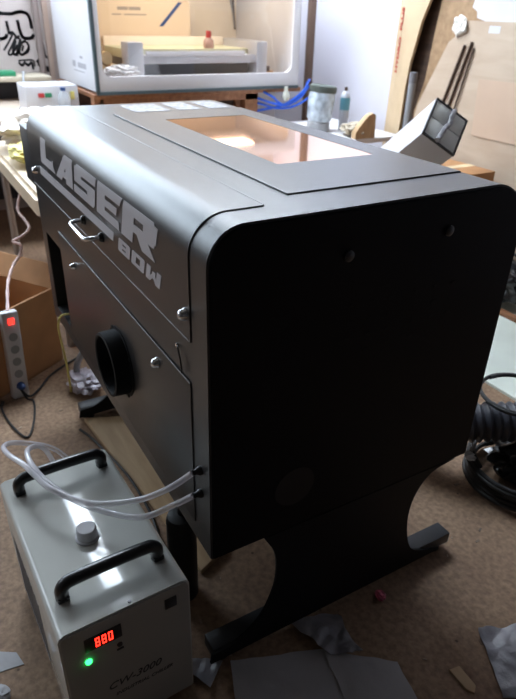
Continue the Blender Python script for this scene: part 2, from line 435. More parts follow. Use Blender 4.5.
# latch bolts
def bolt(parent, x, z, y=.003, r=.011):
    b = B(); lathe(b, (x, y, z), [(0, 0), (r*1.15, 0), (r*1.15, .003), (r*.95, .006), (r*.9, .011), (r*.55, .015), (0, .016)], 24, (0, 1, 0)); return obj('chrome_latch', b, M['chrome'], parent)
bolt(door, .078, .921, th); bolt(door, 1.250, .925, th); bolt(low, .237, .737); bolt(low, .889, .723, r=.009)
# hook shaped catch beside the service panel
b = B(); tube(b, [(.127, .002, .834), (.113, .006, .832), (.100, .008, .818), (.096, .008, .802), (.100, .006, .787)], .0018, 8); obj('hook_catch', b, M['plastic_b'], cutter)
b = B(); lathe(b, (.128, 0, .833), [(0, 0), (.0045, 0), (.0045, .004), (0, .005)], 14, (0, 1, 0)); obj('hook_pin', b, M['chrome'], cutter)
# D handle
b = B(); xs0, xs1, hz = .566, .716, .912
pts = [(xs0, th, hz), (xs0, .030, hz), (xs0+.006, .040, hz-.002), (xs0+.018, .044, hz-.003), (xs1-.018, .044, hz-.003), (xs1-.006, .040, hz-.002), (xs1, .030, hz), (xs1, th, hz)]
tube(b, pts, .0055, 12, raw=True); hd = obj('door_handle', b, M['chrome'], door)
for x in (xs0, xs1):
    b = B(); lathe(b, (x, th, hz), [(0, 0), (.012, 0), (.012, .004), (.008, .010), (0, .010)], 20, (0, 1, 0)); obj('handle_mount', b, M['plastic_b'], hd)
# printed lettering
LET = {
 'L': [[(0, 0), (.40, 0), (.36, 1), (0, 1)], [(0, 0), (1, 0), (.82, .32), (0, .32)], [(.72, .25), (.86, .25), (.86, .42), (.80, .42)]],
 'A': [[(0, 0), (.34, 0), (.76, 1), (.50, 1)], [(.62, 0), (1, 0), (.94, 1), (.55, 1)], [(.2, .16), (.8, .16), (.8, .40), (.3, .40)]],
 'S': [[(.02, .74), (.98, .74), (.98, 1), (.10, 1)], [(.02, .42), (.36, .42), (.38, 1), (.02, .92)], [(.02, .40), (.98, .40), (.98, .62), (.02, .62)], [(.64, .04), (.98, .08), (.98, .6), (.64, .6)], [(0, 0), (.92, 0), (.98, .26), (0, .26)]],
 'E': [[(0, 0), (.36, 0), (.36, 1), (0, 1)], [(0, 0), (1, 0), (.94, .25), (0, .25)], [(0, .39), (.84, .39), (.84, .61), (0, .61)], [(0, .75), (.95, .75), (1, 1), (0, 1)]],
 'R': [[(0, 0), (.35, 0), (.35, 1), (0, 1)], [(0, .76), (.92, .76), (.86, 1), (0, 1)], [(.62, .40), (.98, .46), (.98, .92), (.62, .97)], [(0, .34), (.94, .34), (.96, .56), (0, .56)], [(.42, .42), (.74, .42), (1, 0), (.64, 0)]],
 '8': [[(0, .05), (.34, .05), (.34, .95), (0, .95)], [(.66, .05), (1, .05), (1, .95), (.66, .95)], [(.05, 0), (.95, 0), (.95, .24), (.05, .24)], [(0, .4), (1, .4), (1, .6), (0, .6)], [(.05, .76), (.95, .76), (.95, 1), (.05, 1)]],
 '0': [[(0, .05), (.34, .05), (.34, .95), (0, .95)], [(.66, .05), (1, .05), (1, .95), (.66, .95)], [(.05, 0), (.95, 0), (.95, .24), (.05, .24)], [(.05, .76), (.95, .76), (.95, 1), (.05, 1)]],
 'W': [[(0, .0), (.28, .0), (.28, 1), (0, 1)], [(.72, .0), (1, .0), (1, 1), (.72, 1)], [(0, 0), (.3, 0), (.6, .62), (.42, .62)], [(.70, 0), (1, 0), (.6, .62), (.42, .62)], [(.40, .3), (.62, .3), (.62, .8), (.40, .8)]],
}
def face_pt(x, z, off):   # wraps above the flat part onto the curve
    zf = H-RF
    if z <= zf: return (x, th+off, z)
    a = (z-zf)/RF; r = RF+th+off
    return (x, -RF+r*math.cos(a), zf+r*math.sin(a))
def letters(s, x0, z0, w, h, gap_, ital, off=.0008, parent=None, name='lettering', widths=None):
    bm = B(); x = x0; k = 0
    for i, c in enumerate(s):
        ww = widths[i] if widths else w
        for q in LET[c]:
            k += 1; o_ = off+k*.00002
            t = bmesh.new();             t.faces.new([t.verts.new((x-a[0]*ww+ital*a[1]*h, 0, z0+a[1]*h)) for a in q])
            for zz in (1.030, 1.034, 1.038, 1.042, 1.046, 1.050):   # split so that the print follows the curve
                bmesh.ops.bisect_plane(t, geom=t.verts[:]+t.edges[:]+t.faces[:], plane_co=(0, 0, zz), plane_no=(0, 0, 1))
            r0 = bmesh.ops.extrude_face_region(t, geom=t.faces[:]); up = set(g for g in r0['geom'] if isinstance(g, bmesh.types.BMVert))
            for v in t.verts: v.co = face_pt(v.co.x, v.co.z, o_ if v in up else 0)
            merge(bm, t)
        x -= ww+gap_
    return obj(name, bm, M['letter'], parent, smooth=False)
letters('LASER', 1.158, .970, .17, .078, .012, -.38, parent=door, widths=[.175, .175, .185, .165, .195], name='laser_lettering')
letters('80W', .445, .921, .074, .032, .012, -.38, parent=door, name='wattage_lettering')
b = B(); extrude_poly(b, [(1.195, th, .926), (.478, th, .930), (.468, th, .953), (1.190, th, .951)], (0, .0007, 0)); obj('stripe_print', b, M['letter'], door, smooth=False)
# exhaust collar
cx_, cz_ = .505, .600
b = B(); lathe(b, (cx_, .003, cz_), [(0, 0), (.094, 0), (.094, .002), (.086, .003), (.084, .042), (.078, .044), (.074, .042), (.073, .006), (0, .006)], 48, (0, 1, 0)); duct = obj('exhaust_collar', b, M['blackm'], cutter)
for a in (60, 150, 240, 330):
    b = B(); x, z = cx_+.0915*math.cos(math.radians(a)), cz_+.0915*math.sin(math.radians(a)); lathe(b, (x, .005, z), [(0, 0), (.005, 0), (.0045, .003), (0, .004)], 12, (0, 1, 0)); obj('collar_screw', b, M['rubber'], duct)
# roof lid with amber window
b = B()
lx0, lx1, ly0, ly1 = .107, 1.102, -.221, -.662; wx0, wx1, wy0, wy1 = .3185, .9536, -.328, -.595
for (a, c, d, e) in ((lx0, wx0, ly1, ly0), (wx1, lx1, ly1, ly0), (wx0, wx1, ly1, wy1), (wx0, wx1, wy0, ly0)): box(b, a, c, d, e, H, H+.0028)
bmesh.ops.remove_doubles(b, verts=b.verts, dist=.0001)
lid = obj('roof_lid', b, M['roof'], cutter)
b = B(); box(b, wx0-.004, wx1+.004, wy1-.004, wy0+.004, H+.0005, H+.0022); obj('viewing_window', b, M['amber'], lid)
g = B(); tube(g, [(lx0-.001, ly1, H+.0004), (lx0-.001, ly0+.0015, H+.0004)], .0012, 6, raw=True); obj('lid_seam_shade', g, M['rubber'], cutter)  # dark tube painting the shade in the lid seam
for nm, P, par in (('door_edge_glint', [(.064, -.1435, H+.0020), (L_-.006, -.1435, H+.0020)], door), ('lid_edge_glint', [(lx0, ly0+.0008, H+.0022), (lx1, ly0+.0008, H+.0022)], lid), ('door_edge_glint', [(.064, .0022, .8705), (L_-.006, .0022, .8705)], door), ('panel_edge_glint', [(.069, .003, .7795), (1.054, .003, .7795)], low)):
    b = B(); tube(b, P, .0015, 8, raw=True); obj(nm, b, M['edge'], par)  # thin pale tubes paint the highlight lines along the seams
for a, c, d, e in ((1.13, 1.29, -.30, -.42), (1.13, 1.29, -.45, -.53), (1.13, 1.29, -.56, -.64)):
    b = B(); box(b, a, c, e, d, H-.0002, H+.0008); 
    obj('roof_sticker', b, M['blotch'], cutter)
# control box at the far end
b = B(); box(b, L_-.002, 1.50, -.32, -.006, .845, 1.030, .004); obj('control_box', b, M['black'], cutter)
# stands: flared plate + foot beam + castors
def stand(x0, x1, fx0, fx1):
    left = catmull([Vector((0, -.130, ZB)), Vector((0, -.160, .315)), Vector((0, -.168, .25)), Vector((0, -.160, .185)), Vector((0, -.125, .108)), Vector((0, -.063, .064)), Vector((0, -.0, .056))], 5)
    right = catmull([Vector((0, -.715, ZB)), Vector((0, -.640, .360)), Vector((0, -.597, .315)), Vector((0, -.580, .25)), Vector((0, -.588, .168)), Vector((0, -.618, .09)), Vector((0, -.67, .055))], 5)
    pts = [(x0, p.y, p.z) for p in left]+[(x0, .006, .024), (x0, -.74, .024)]+[(x0, p.y, p.z) for p in right[::-1]]
    b = B(); extrude_poly(b, pts, (x1-x0, 0, 0)); s = obj('stand_plate', b, M['stand'], cutter, smooth=False)
    b = B(); box(b, fx0, fx1, -.785, -.004, .022, .060, .003); f = obj('foot_beam', b, M['black'], cutter)
    for y in (-.745, -.035):
        b = B(); cyl(b, ((fx0+fx1)/2, y, 0), ((fx0+fx1)/2, y, .012), .022, bev=.002); cyl(b, ((fx0+fx1)/2, y, .011), ((fx0+fx1)/2, y, .024), .008)
        obj('levelling_foot', b, M['rubber'], f)
stand(-.008, -.001, -.0005, .050); stand(1.125, 1.131, 1.1315, 1.18)
# hose fittings
for z in (.592, .532):
    b = B(); lathe(b, (.036, -.001, z), [(0, 0), (.010, 0), (.010, .006), (.006, .012), (.006, .02), (0, .02)], 16, (0, 1, 0)); obj('hose_fitting', b, M['plastic_b'], cutter)

# ------------------------------------------------------------------ chiller
CM = Matrix.Translation((-.041, .331, 0)) @ Matrix.Rotation(math.radians(2.15), 4, 'Z')
ch = thing('water_chiller', 'cream metal water chiller with two black carry handles and red readout', 'water chiller', None, mtx=CM)
cl, cw, chh = .49, .27, .38
b = B(); pr = [(0, .012), (0, chh-.018)]
pr = [(0, .02), (.0, chh-.014), (-.004, chh-.005), (-.014, chh), (-cw+.014, chh), (-cw+.004, chh-.005), (-cw, chh-.014), (-cw, .02)]
extrude_poly(b, [(.004, y, z) for y, z in pr], (cl-.004, 0, 0)); hood = obj('housing', b, M['chill'], ch, local=True)
ip = inset(pr, .0045)
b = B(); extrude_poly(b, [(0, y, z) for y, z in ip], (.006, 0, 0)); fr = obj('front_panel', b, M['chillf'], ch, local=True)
for a in (.03, cl-.05):
    for y in (-.03, -cw+.03):
        b = B(); cyl(b, (a+.01, y, 0), (a+.01, y, .022), .014, seg=16); obj('rubber_foot', b, M['rubber'], ch, local=True)
b = B()
for k in range(9): box(b, .20+k*.028, .212+k*.028, -.0005, .001, .06, .26)
obj('side_vents', b, M['inkg'], ch, local=True, smooth=False)
def handle(a0):
    b = B(); tube(b, [(a0, -.036, chh), (a0-.004, -.036, chh+.026), (a0-.004, -.044, chh+.038), (a0-.004, -.062, chh+.043), (a0-.004, -.14, chh+.045), (a0-.004, -.213, chh+.043), (a0-.004, -.228, chh+.038), (a0-.004, -.236, chh+.026), (a0, -.236, chh)], .0135, 12, 4)
    for y in (-.036, -.236): box(b, a0-.015, a0+.013, y-.012, y+.012, chh-.0005, chh+.012, .003)
    obj('carry_handle', b, M['plastic_b'], ch, local=True)
handle(.088); handle(.432)
b = B(); lathe(b, (.215, -.128, chh), [(0, 0), (.026, 0), (.026, .004), (.022, .005), (.022, .026), (.019, .029), (0, .029)], 32); cap = obj('filler_cap', b, M['white'], ch, local=True)
b = B(); lathe(b, (.012, -.205+.06, chh), [(0, 0), (.004, 0), (.003, .002), (0, .0025)], 12); obj('lid_screw', b, M['steel'], ch, local=True)
b = B(); box(b, -.002, .001, -.119, -.045, .310, .347, .001); disp = obj('display', b, M['plastic_b'], ch, local=True)
Cw = lambda p: tuple(CM @ Vector(p))
b = B()
for k, w_ in enumerate((0, .013, .026)):   # seven segment digits 8 8 0
    y0 = -.066-w_; s = .0085
    segs = [(y0, y0-s, .338, .3405), (y0, y0-s, .327, .3295), (y0, y0-s, .316, .3185), (y0, y0-.002, .317, .339), (y0-s, y0-s+.002, .317, .339)]
    if k == 2: segs.pop(1)
    for a, c, d, e in segs: box(b, -.0028, -.002, min(a, c), max(a, c), d, e)
obj('readout_digits', b, M['ledr'], disp, local=True, smooth=False)
b = B(); lathe(b, (0, -.048, .282), [(0, 0), (.007, 0), (.006, .004), (0, .006)], 16, (-1, 0, 0)); obj('green_indicator', b, M['ledg'], ch, local=True)
b = B(); lathe(b, (0, -.112, .288), [(0, 0), (.006, 0), (.005, .003), (0, .004)], 16, (-1, 0, 0)); box(b, -.002, 0, -.119, -.105, .273, .277); obj('push_button', b, M['ink'], ch, local=True)
b = B(); box(b, -.003, .001, -.238, -.212, .325, .352, .001); obj('alarm_socket', b, M['plastic_b'], ch, local=True)
t = text_bm('CW-3000', .029, Cw((-.0002, -.075, .160)), CM.to_3x3() @ Vector((0, -1, 0)), (0, 0, 1), .0008, .35); obj('model_lettering', t, M['ink'], fr)
t = text_bm('INDUSTRIAL CHILLER', .0135, Cw((-.0002, -.090, .132)), CM.to_3x3() @ Vector((0, -1, 0)), (0, 0, 1), .0008, .35); obj('caption_lettering', t, M['ink'], fr)

# coolant tubes
PA = [(.036, .018, .592), (.063, .035, .555), (.090, .062, .520), (.133, .113, .480), (.197, .192, .455), (.276, .252, .456), (.337, .275, .458), (.392, .290, .456), (.471, .314, .440), (.535, .315, .420), (.575, .28, .39), (.565, .20, .35), (.52, .16, .31), (.452, .155, .30)]
PBt = [(.036, .018, .532), (.062, .050, .500), (.100, .109, .460), (.178, .165, .434), (.233, .212, .440), (.299, .253, .454), (.384, .274, .456), (.457, .270, .445), (.505, .235, .41), (.54, .21, .34), (.52, .20, .27), (.452, .20, .25)]
b = B(); tube(b, PA, .0068, 12, 8); tag(obj('coolant_tube', b, M['tube']), 'clear vinyl tube from the upper machine fitting, looping behind the chiller', 'tube')
b = B(); tube(b, PBt, .0068, 12, 8); tag(obj('coolant_tube', b, M['tube']), 'clear vinyl tube from the lower machine fitting, crossing the chiller top', 'tube')
# dark canister between chiller and machine
can = thing('canister', 'black cylindrical canister standing between chiller and machine', 'canister', (.232, -.030, 0))
b = B(); lathe(b, (.232, -.030, 0), [(0, 0), (.036, 0), (.038, .004), (.038, .27), (.034, .285), (.018, .292), (0, .292)], 32); obj('body', b, M['rubber'], can)
b = B(); tube(b, [(.232, -.030, .288), (.225, -.03, .315), (.19, -.05, .335), (.15, -.06, .345)], .008, 10, 6); obj('spout_tube', b, M['plastic_b'], can)

# ------------------------------------------------------------------ white enclosure machine and bench
EX0, EX1, EY0, EY1, EZ0, EZ1 = 3.0, 3.9, -2.150, -.735, .936, 1.72
en = thing('display_enclosure', 'big white cabinet with a rounded glass window on the wooden bench', 'cabinet', (EX0, (EY0+EY1)/2, EZ0))
def rrect(y0, y1, z0, z1, r, n=6):
    o = []
    for cy, cz, a in ((y1-r, z1-r, 0), (y0+r, z1-r, 90), (y0+r, z0+r, 180), (y1-r, z0+r, 270)):
        o += [(cy+r*math.cos(math.radians(a+90*i/n)), cz+r*math.sin(math.radians(a+90*i/n))) for i in range(n+1)]
    return o
b = B(); box(b, EX0, EX0+.03, EY0, EY1, EZ0, EZ1, .004); fr_ = obj('front_frame', b, M['white'], en)
c = B(); extrude_poly(c, [(EX0-.05, y, z) for y, z in rrect(EY0+.058, EY1-.040, EZ0+.085, EZ1-.08, .05)], (.2, 0, 0)); co = obj('cut', c, M['white'])
# parent transform: move the cutter into place through world coordinates
boolean(fr_, [co])
b = B(); extrude_poly(b, [(EX0+.010, y, z) for y, z in rrect(EY0+.055, EY1-.037, EZ0+.082, EZ1-.077, .05)], (.004, 0, 0)); obj('window_glass', b, M['pane'], en, smooth=False)
b = B(); box(b, EX0+.03, EX1, EY1-.02, EY1, EZ0, EZ1); obj('side_panel', b, M['white'], en)
b = B(); box(b, EX0+.03, EX1, EY0, EY0+.02, EZ0, EZ1); obj('side_panel', b, M['white'], en)
b = B(); box(b, EX1-.02, EX1, EY0+.02, EY1-.02, EZ0, EZ1); obj('back_panel', b, M['cream'], en)
b = B(); box(b, EX0+.03, EX1-.02, EY0+.02, EY1-.02, EZ0, EZ0+.06); obj('base_panel', b, M['whitem'], en)
b = B(); box(b, EX0+.03, EX1-.02, EY0+.02, EY1-.02, EZ1-.02, EZ1); obj('top_panel', b, M['white'], en)
b = B(); box(b, EX0-.006, EX0+.002, EY1-.012, EY1+.006, EZ0-.002, EZ1); box(b, EX0-.006, EX0+.012, EY0, EY1+.006, EZ0-.014, EZ0+.004); box(b, EX0-.002, EX0+.024, EY1-.002, EY1+.006, EZ0, EZ1); obj('edge_trim', b, M['green_trim'], en, smooth=False)
for xa, xb, za, zb in ((3.50, 3.43, 1.045, 1.08), (3.38, 3.20, 1.045, 1.075), (3.32, 3.26, 1.10, 1.115), (3.48, 3.24, 1.022, 1.028)):
    obj('side_print', box(B(), xb, xa, EY1-.0002, EY1+.0006, za, zb), mat('faded_print', (.36, .35, .38), .6), en)
b = B(); 
for k in range(1):
    pass
b.free()
M['lamp'] = sky_pane('lamp_strip', 5, (1, .80, .58))
b = B(); box(b, EX0+.10, EX0+.14, EY0+.15, EY1-.15, EZ1-.035, EZ1-.02); obj('light_strip', b, M['lamp'], en)

# bench below
bn = thing('workbench', 'red-brown wooden bench under the white cabinet', 'bench', (3.05, -1.45, 0))
b = B(); box(b, 3.04, 3.95, -2.20, -.72, .895, .922, .003); obj('bench_top', b, M['woodr'], bn)
b = B(); box(b, 3.05, 3.08, -1.86, -.76, .855, .895); obj('apron', b, M['woodr'], bn)
for x, y in ((3.05, -.78), (3.05, -1.86), (3.87, -.78), (3.87, -2.18)):
    b = B(); box(b, x, x+.07, y, y+.10 if y == -1.86 else y+.06, 0, .895, .003); obj('leg', b, M['woodr'], bn)
b = B(); box(b, 3.9, 3.93, -2.18, -.76, .1, .86); obj('back_board', b, M['woodb'], bn)
for y in (-1.9, -1.2, -.80):
    b = B(); cyl(b, (3.1, y, .922), (3.1, y, .936), .02, seg=16); obj('rubber_foot', b, M['grey'], en)
# blue network cables
bl = [[(3.045, -1.90, .90), (3.0, -1.95, .87), (2.99, -2.02, .82), (2.99, -2.12, .84), (3.0, -2.2, .90), (3.02, -2.26, .97)],
      [(3.052, -1.858, .86), (2.99, -1.95, .83), (2.98, -2.05, .815), (2.98, -2.16, .86), (3.0, -2.24, .93)],
      [(3.052, -1.858, .83), (2.99, -1.97, .80), (2.98, -2.08, .80), (2.98, -2.18, .83), (3.0, -2.25, .86)],
      [(3.052, -1.858, .78), (2.99, -2.0, .81), (2.98, -2.1, .85), (2.99, -2.2, .91), (3.01, -2.24, .96)]]
b = B()
for P in bl: tube(b, P, .008, 8, 6)
tag(obj('network_cable', b, M['blue']), 'bundle of blue cables hanging beside the wooden bench leg', 'cable')
b = B(); lathe(b, (2.96, -2.03, .845), [(0, 0), (.012, .002), (.026, .02), (.028, .035), (.02, .055), (.013, .07), (.013, .095), (0, .095)], 20); tag(obj('light_bulb', b, M['amberlamp']), 'small bulb hanging in front of the blue cables', 'light bulb')

# ---- contents of the enclosure
ZI = EZ0+.06
pl = thing('flatbed_plotter', 'grey flatbed machine with end caps inside the glass cabinet', 'plotter', (3.3, -1.45, ZI))
b = B(); box(b, 3.14, 3.22, -1.92, -1.03, 1.075, 1.125, .006); obj('front_rail', b, M['silver'], pl)
b = B(); box(b, 3.138, 3.15, -1.80, -1.10, 1.118, 1.148, .002); obj('scale_strip', b, M['white'], pl)
b = B(); box(b, 3.11, 3.24, -1.075, -.975, ZI, 1.20, .008); obj('end_cap', b, M['silver'], pl)
b = B(); box(b, 3.11, 3.62, -1.96, -1.88, ZI, 1.205, .008); obj('end_cap', b, M['silver'], pl)
b = B(); box(b, 3.24, 3.66, -1.88, -1.00, 1.10, 1.155, .004); obj('bed', b, mat('pale_bed', (.60, .60, .42), .5, 0, .05, 10), pl)
b = B(); box(b, 3.66, 3.69, -1.90, -1.00, ZI, 1.21, .004); obj('rear_rail', b, M['cream'], pl)
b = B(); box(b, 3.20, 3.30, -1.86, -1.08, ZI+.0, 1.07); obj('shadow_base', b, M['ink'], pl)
b = B(); extrude_poly(b, [(3.70, y, z) for y, z in rrect(-1.66, -.93, ZI+.0, 1.435, .04)], (.03, 0, 0), .003); bk = obj('header_board', b, mat('header_board', (.66, .52, .38), .6), pl)
for ya, yb, za, zb in ((-1.125, -1.20, 1.365, 1.385), (-1.205, -1.29, 1.365, 1.385), (-1.085, -1.15, 1.335, 1.343), (-1.17, -1.33, 1.335, 1.343)):
    obj('header_print', box(B(), 3.6992, 3.7002, yb, ya, za, zb), mat('faded_print', (.30, .25, .22), .6), bk)
b = B(); extrude_poly(b, [(3.6985, y, z) for y, z in ((-1.42, 1.27), (-1.45, 1.27), (-1.60, 1.42), (-1.57, 1.42))], (.001, 0, 0)); obj('stripe', b, M['dblue'], bk, smooth=False)
rolls = [(-.84, 1.035), (-.93, 1.035), (-.885, 1.105), (-.83, 1.165)]
labs = ['beige paper roll, lower outer one of the stack beside the plotter', 'beige paper roll, lower inner one against the plotter end cap', 'beige paper roll in the middle of the stack beside the plotter', 'beige paper roll, topmost of the stack beside the plotter']
for (y, z), lb in zip(rolls, labs):
    b = B(); cyl(b, (3.25, y, z), (3.69, y, z), .036, seg=20)
    tag(obj('paper_roll', b, M['beige']), lb, 'paper roll', 'paper rolls inside the white cabinet')
tag(obj('crumpled_cloth', crumple((3.115, -.93, ZI), (.05, .11, .035), 3.3), M['whitem']), 'crumpled white cloth in the corner of the glass cabinet', 'cloth')
bt = thing('bottle', 'small clear bottle with a red cap standing on the plotter bed', 'bottle', (3.30, -1.61, 1.155))
b = B(); lathe(b, (3.30, -1.61, 1.155), [(0, 0), (.034, 0), (.036, .01), (.034, .045), (.016, .065), (0, .065)], 20); obj('body', b, mat('pink_bottle', (.6, .38, .34), .2, trans=.3), bt)
b = B(); lathe(b, (3.30, -1.61, 1.218), [(0, 0), (.019, 0), (.017, .04), (0, .042)], 16); obj('cap', b, M['red'], bt)
b = B(); box(b, 3.06, 3.10, -1.72, -1.64, ZI, ZI+.018, .003); tag(obj('marker_pen', b, M['red']), 'small red object lying in front of the plotter rail', 'marker')
for k, (x, y, w_, h_) in enumerate(((3.20, -2.02, .10, .02), (3.17, -1.99, .06, .034))):
    b = B(); box(b, x, x+.10, y-w_/2, y+w_/2, ZI+.02*k, ZI+.02*k+h_, .003)
    tag(obj('wood_offcut', b, M['woodb' if k else 'card']), ['flat brown offcut inside the cabinet beside the plotter end', 'small dark offcut on top of the brown one in the cabinet'][k], 'offcut')
pr_ = thing('pliers', 'dark pliers hanging on the cream back of the cabinet', 'pliers', (3.87, -2.10, 1.25))
b = B(); tube(b, [(3.872, -2.095, 1.46), (3.868, -2.10, 1.38), (3.872, -2.115, 1.25)], .007, 8); obj('handle', b, M['woodb'], pr_)
b = B(); tube(b, [(3.872, -2.07, 1.46), (3.868, -2.09, 1.38), (3.872, -2.115, 1.25)], .006, 8); obj('jaw', b, M['steel'], pr_)

# ------------------------------------------------------------------ right side table and things leaning on the right wall
tb = thing('side_table', 'low white-topped table behind the machine holding the jar', 'table', (2.55, -2.1, 0))
b = B(); box(b, 2.27, 3.02, -2.50, -1.62, .672, .70, .004); obj('table_top', b, M['whitem'], tb)
for x, y in ((2.31, -1.66), (2.96, -1.66), (2.31, -2.45), (2.96, -2.45)):
    b = B(); box(b, x-.025, x+.025, y-.025, y+.025, 0, .672); obj('leg', b, M['woodb'], tb)
jr = thing('storage_jar', 'clear jar with grey-green screw lid and crumpled wrapping inside', 'jar', (2.62, -2.065, .70))
JP = (2.62, -2.075, .70); ja = (.0, -.10, 1)
jn = Vector(ja).normalized()
b = B(); lathe(b, JP, [(0, 0), (.070, 0), (.075, .01), (.075, .055), (.068, .062), (.068, .068), (0, .068)], 28); obj('base_ring', b, M['grey'], jr)
b = B(); lathe(b, Vector(JP)+Vector((0, 0, .060)), [(0, 0), (.066, 0), (.080, .02), (.088, .145), (.082, .183), (0, .183)], 28, ja); obj('jar_body', b, mat('cloudy_jar', (.42, .48, .55), .2, 0, .45, 18, .5, 15, coat=.5), jr)
b = B(); lathe(b, Vector(JP)+Vector((0, 0, .060))+jn*.178, [(0, 0), (.085, 0), (.088, .006), (.088, .038), (.080, .044), (0, .044)], 28, ja); obj('screw_lid', b, M['greenish'], jr)
sp = thing('spray_bottle', 'slim clear spray bottle with teal label behind the jar', 'bottle', (2.58, -2.25, .70))
b = B(); lathe(b, (2.58, -2.25, .70), [(0, 0), (.030, 0), (.032, .006), (.032, .20), (.026, .23), (.012, .245), (0, .245)], 24); obj('bottle_body', b, mat('milky_bottle', (.55, .56, .62), .25, trans=.2), sp)
b = B(); lathe(b, (2.58, -2.25, .83), [(0, 0), (.0328, 0), (.0328, .075), (0, .075)], 24); obj('label_band', b, M['teal'], sp)
b = B(); lathe(b, (2.58, -2.25, .942), [(0, 0), (.012, 0), (.010, .025), (0, .03)], 16); obj('nozzle', b, M['woodb'], sp)
tag(obj('crumpled_paper', crumple((2.39, -2.20, .70), (.10, .09, .035), 8.8), mat('scrap_mix', (.42, .36, .28), .8, 0, .4, 25)), 'pile of crumpled brownish scrap on the white side table', 'scrap')
b = B(); o_ = [(2.275, y-.06, z) for y, z in [(-2.06, .70), (-2.06, .74), (-2.10, .79), (-2.15, .835), (-2.185, .85), (-2.21, .835), (-2.215, .70)]]
extrude_poly(b, o_, (.045, 0, 0), .003); tag(obj('wood_offcut', b, M['plank']), 'round-nosed wooden offcut standing on the side table by the cardboard', 'offcut')
# cardboard leaning: HYDRO PLUS panel
def lean_panel(name, corners, thk, m, nrm=(0, -1, 0), bev=.0):
    b = B(); extrude_poly(b, corners, Vector(nrm)*thk, bev); return obj(name, b, m, smooth=False)
hp = thing('cardboard_sheet', 'tall folded cardboard panel with red print leaning on the wall', 'cardboard', (2.4, -2.55, 0))
b = B(); extrude_poly(b, [(2.575, -2.60, 0), (2.545, -2.60, 1.75), (2.45, -2.56, 1.75), (2.49, -2.56, 0)], (0, -.02, 0)); pn = obj('print_face', b, M['cardl'], hp, smooth=False)
b = B(); extrude_poly(b, [(2.49, -2.56, 0), (2.45, -2.56, 1.75), (2.10, -2.52, 1.75), (2.21, -2.52, 1.468), (2.258, -2.52, 1.353), (2.31, -2.52, 1.12), (2.325, -2.52, .968), (2.33, -2.52, .75), (2.34, -2.52, .0)], (0, -.02, 0)); obj('folded_face', b, M['cardl'], hp, smooth=False)
xd = Vector((-.055, .01, 1.0)).normalized()
for w__, z__ in (('HYDRO', 1.055), ('PLUS', 1.300)):
    t = text_bm(w__, .060, (2.464, -2.5575, z__), (-.017, .0, 1), (1, -.42, 0), .0012, space=1.0, bold=.0022)
    obj('red_lettering', t, M['redtext'], pn)
# dark tall gap: stained board and post behind
b = B(); extrude_poly(b, [(2.40, -2.60, 0), (2.40, -2.60, 1.75), (1.90, -2.60, 1.75), (1.90, -2.60, 0)], (0, -.02, 0)); tag(obj('stained_board', b, M['woodb'], smooth=False), 'dark stained board standing between cardboard and plywood', 'board')
b = B(); extrude_poly(b, [(2.27, -2.575, 0), (2.27, -2.575, .85), (2.215, -2.575, 1.036), (2.195, -2.575, 1.26), (2.17, -2.575, 1.469), (2.12, -2.575, 1.75), (1.80, -2.575, 1.75), (1.80, -2.575, 0)], (0, -.02, 0)); tag(obj('particle_board', b, mat('particle_board', (.36, .23, .13), .8, 0, .15, 30), smooth=False), 'brown board rising behind the top edge of the plywood', 'board')
pc = thing('plastic_tube', 'grey upright plastic tube with dark cap between cardboard and plywood', 'tube', (2.235, -2.495, 0))
b = B(); lathe(b, (2.235, -2.495, 0), [(0, 0), (.024, 0), (.024, 1.02), (0, 1.02)], 20); obj('tube_body', b, M['grey'], pc)
b = B(); lathe(b, (2.235, -2.495, 1.02), [(0, 0), (.026, 0), (.025, .06), (0, .062)], 20); obj('end_cap', b, M['inkg'], pc)
# plywood sheet
b = B(); pyy = lambda z: -2.44-.08*z/1.37
extrude_poly(b, [(2.18, pyy(0), .0), (2.185, pyy(.72), .72), (2.166, pyy(.9), .90), (2.007, pyy(1.259), 1.259), (1.955, pyy(1.296), 1.296), (1.90, pyy(1.37), 1.37), (.55, pyy(1.37), 1.37), (.55, pyy(0), 0)], (0, -.018, 0))
ply = tag(obj('plywood_sheet', b, M['ply'], smooth=False), 'large pale plywood sheet leaning against the right wall', 'plywood')
def plyy(z): return -2.44-.08*z/1.37
# white sheet above the plywood
b = B(); extrude_poly(b, [(x, -2.541, z) for x, z in ((1.92, 1.75), (1.89, 1.469), (1.90, 1.435), (1.86, 1.415), (1.853, 1.384), (1.80, 1.372), (1.80, 0), (.9, 0), (.9, 1.75))], (0, -.02, 0)); tag(obj('foam_sheet', b, M['whitem'], smooth=False), 'white notched panel showing above the plywood edge', 'panel')
# pinkish patch on the plywood, orange carton in front, slats, tape
b = B(); extrude_poly(b, [(1.724, plyy(1.09)+.001, 1.09), (1.0, plyy(1.10)+.001, 1.10), (1.0, plyy(.8)+.001, .80), (1.69, plyy(.8)+.001, .80)], (0, .004, 0))
tag(obj('veneer_patch', b, mat('pink_veneer', (.56, .405, .30), .7, 0, .05, 4), smooth=False), 'warmer pinkish veneer piece resting on the plywood sheet', 'veneer')
for k, (xa, za, xb, zb) in enumerate(((1.874, 1.250, 1.947, .956), (1.827, 1.268, 1.897, .946), (1.805, 1.239, 1.852, .924))):
    b = B(); q_ = za/(za-zb); xf = xa+(xb-xa)*q_
    tube(b, [(xa, plyy(za)+.008, za), (xf, plyy(0)+.014, .0)], (.0075, .0075, .005)[k], 8, raw=True)
    tag(obj('thin_rod', b, M['woodb']), ['outer dark rod of three leaning on the plywood, its top the lowest', 'middle dark rod of three leaning on the plywood', 'inner dark rod of three leaning on the plywood, nearest the pink veneer'][k], 'rod', 'dark rods leaning on the plywood')
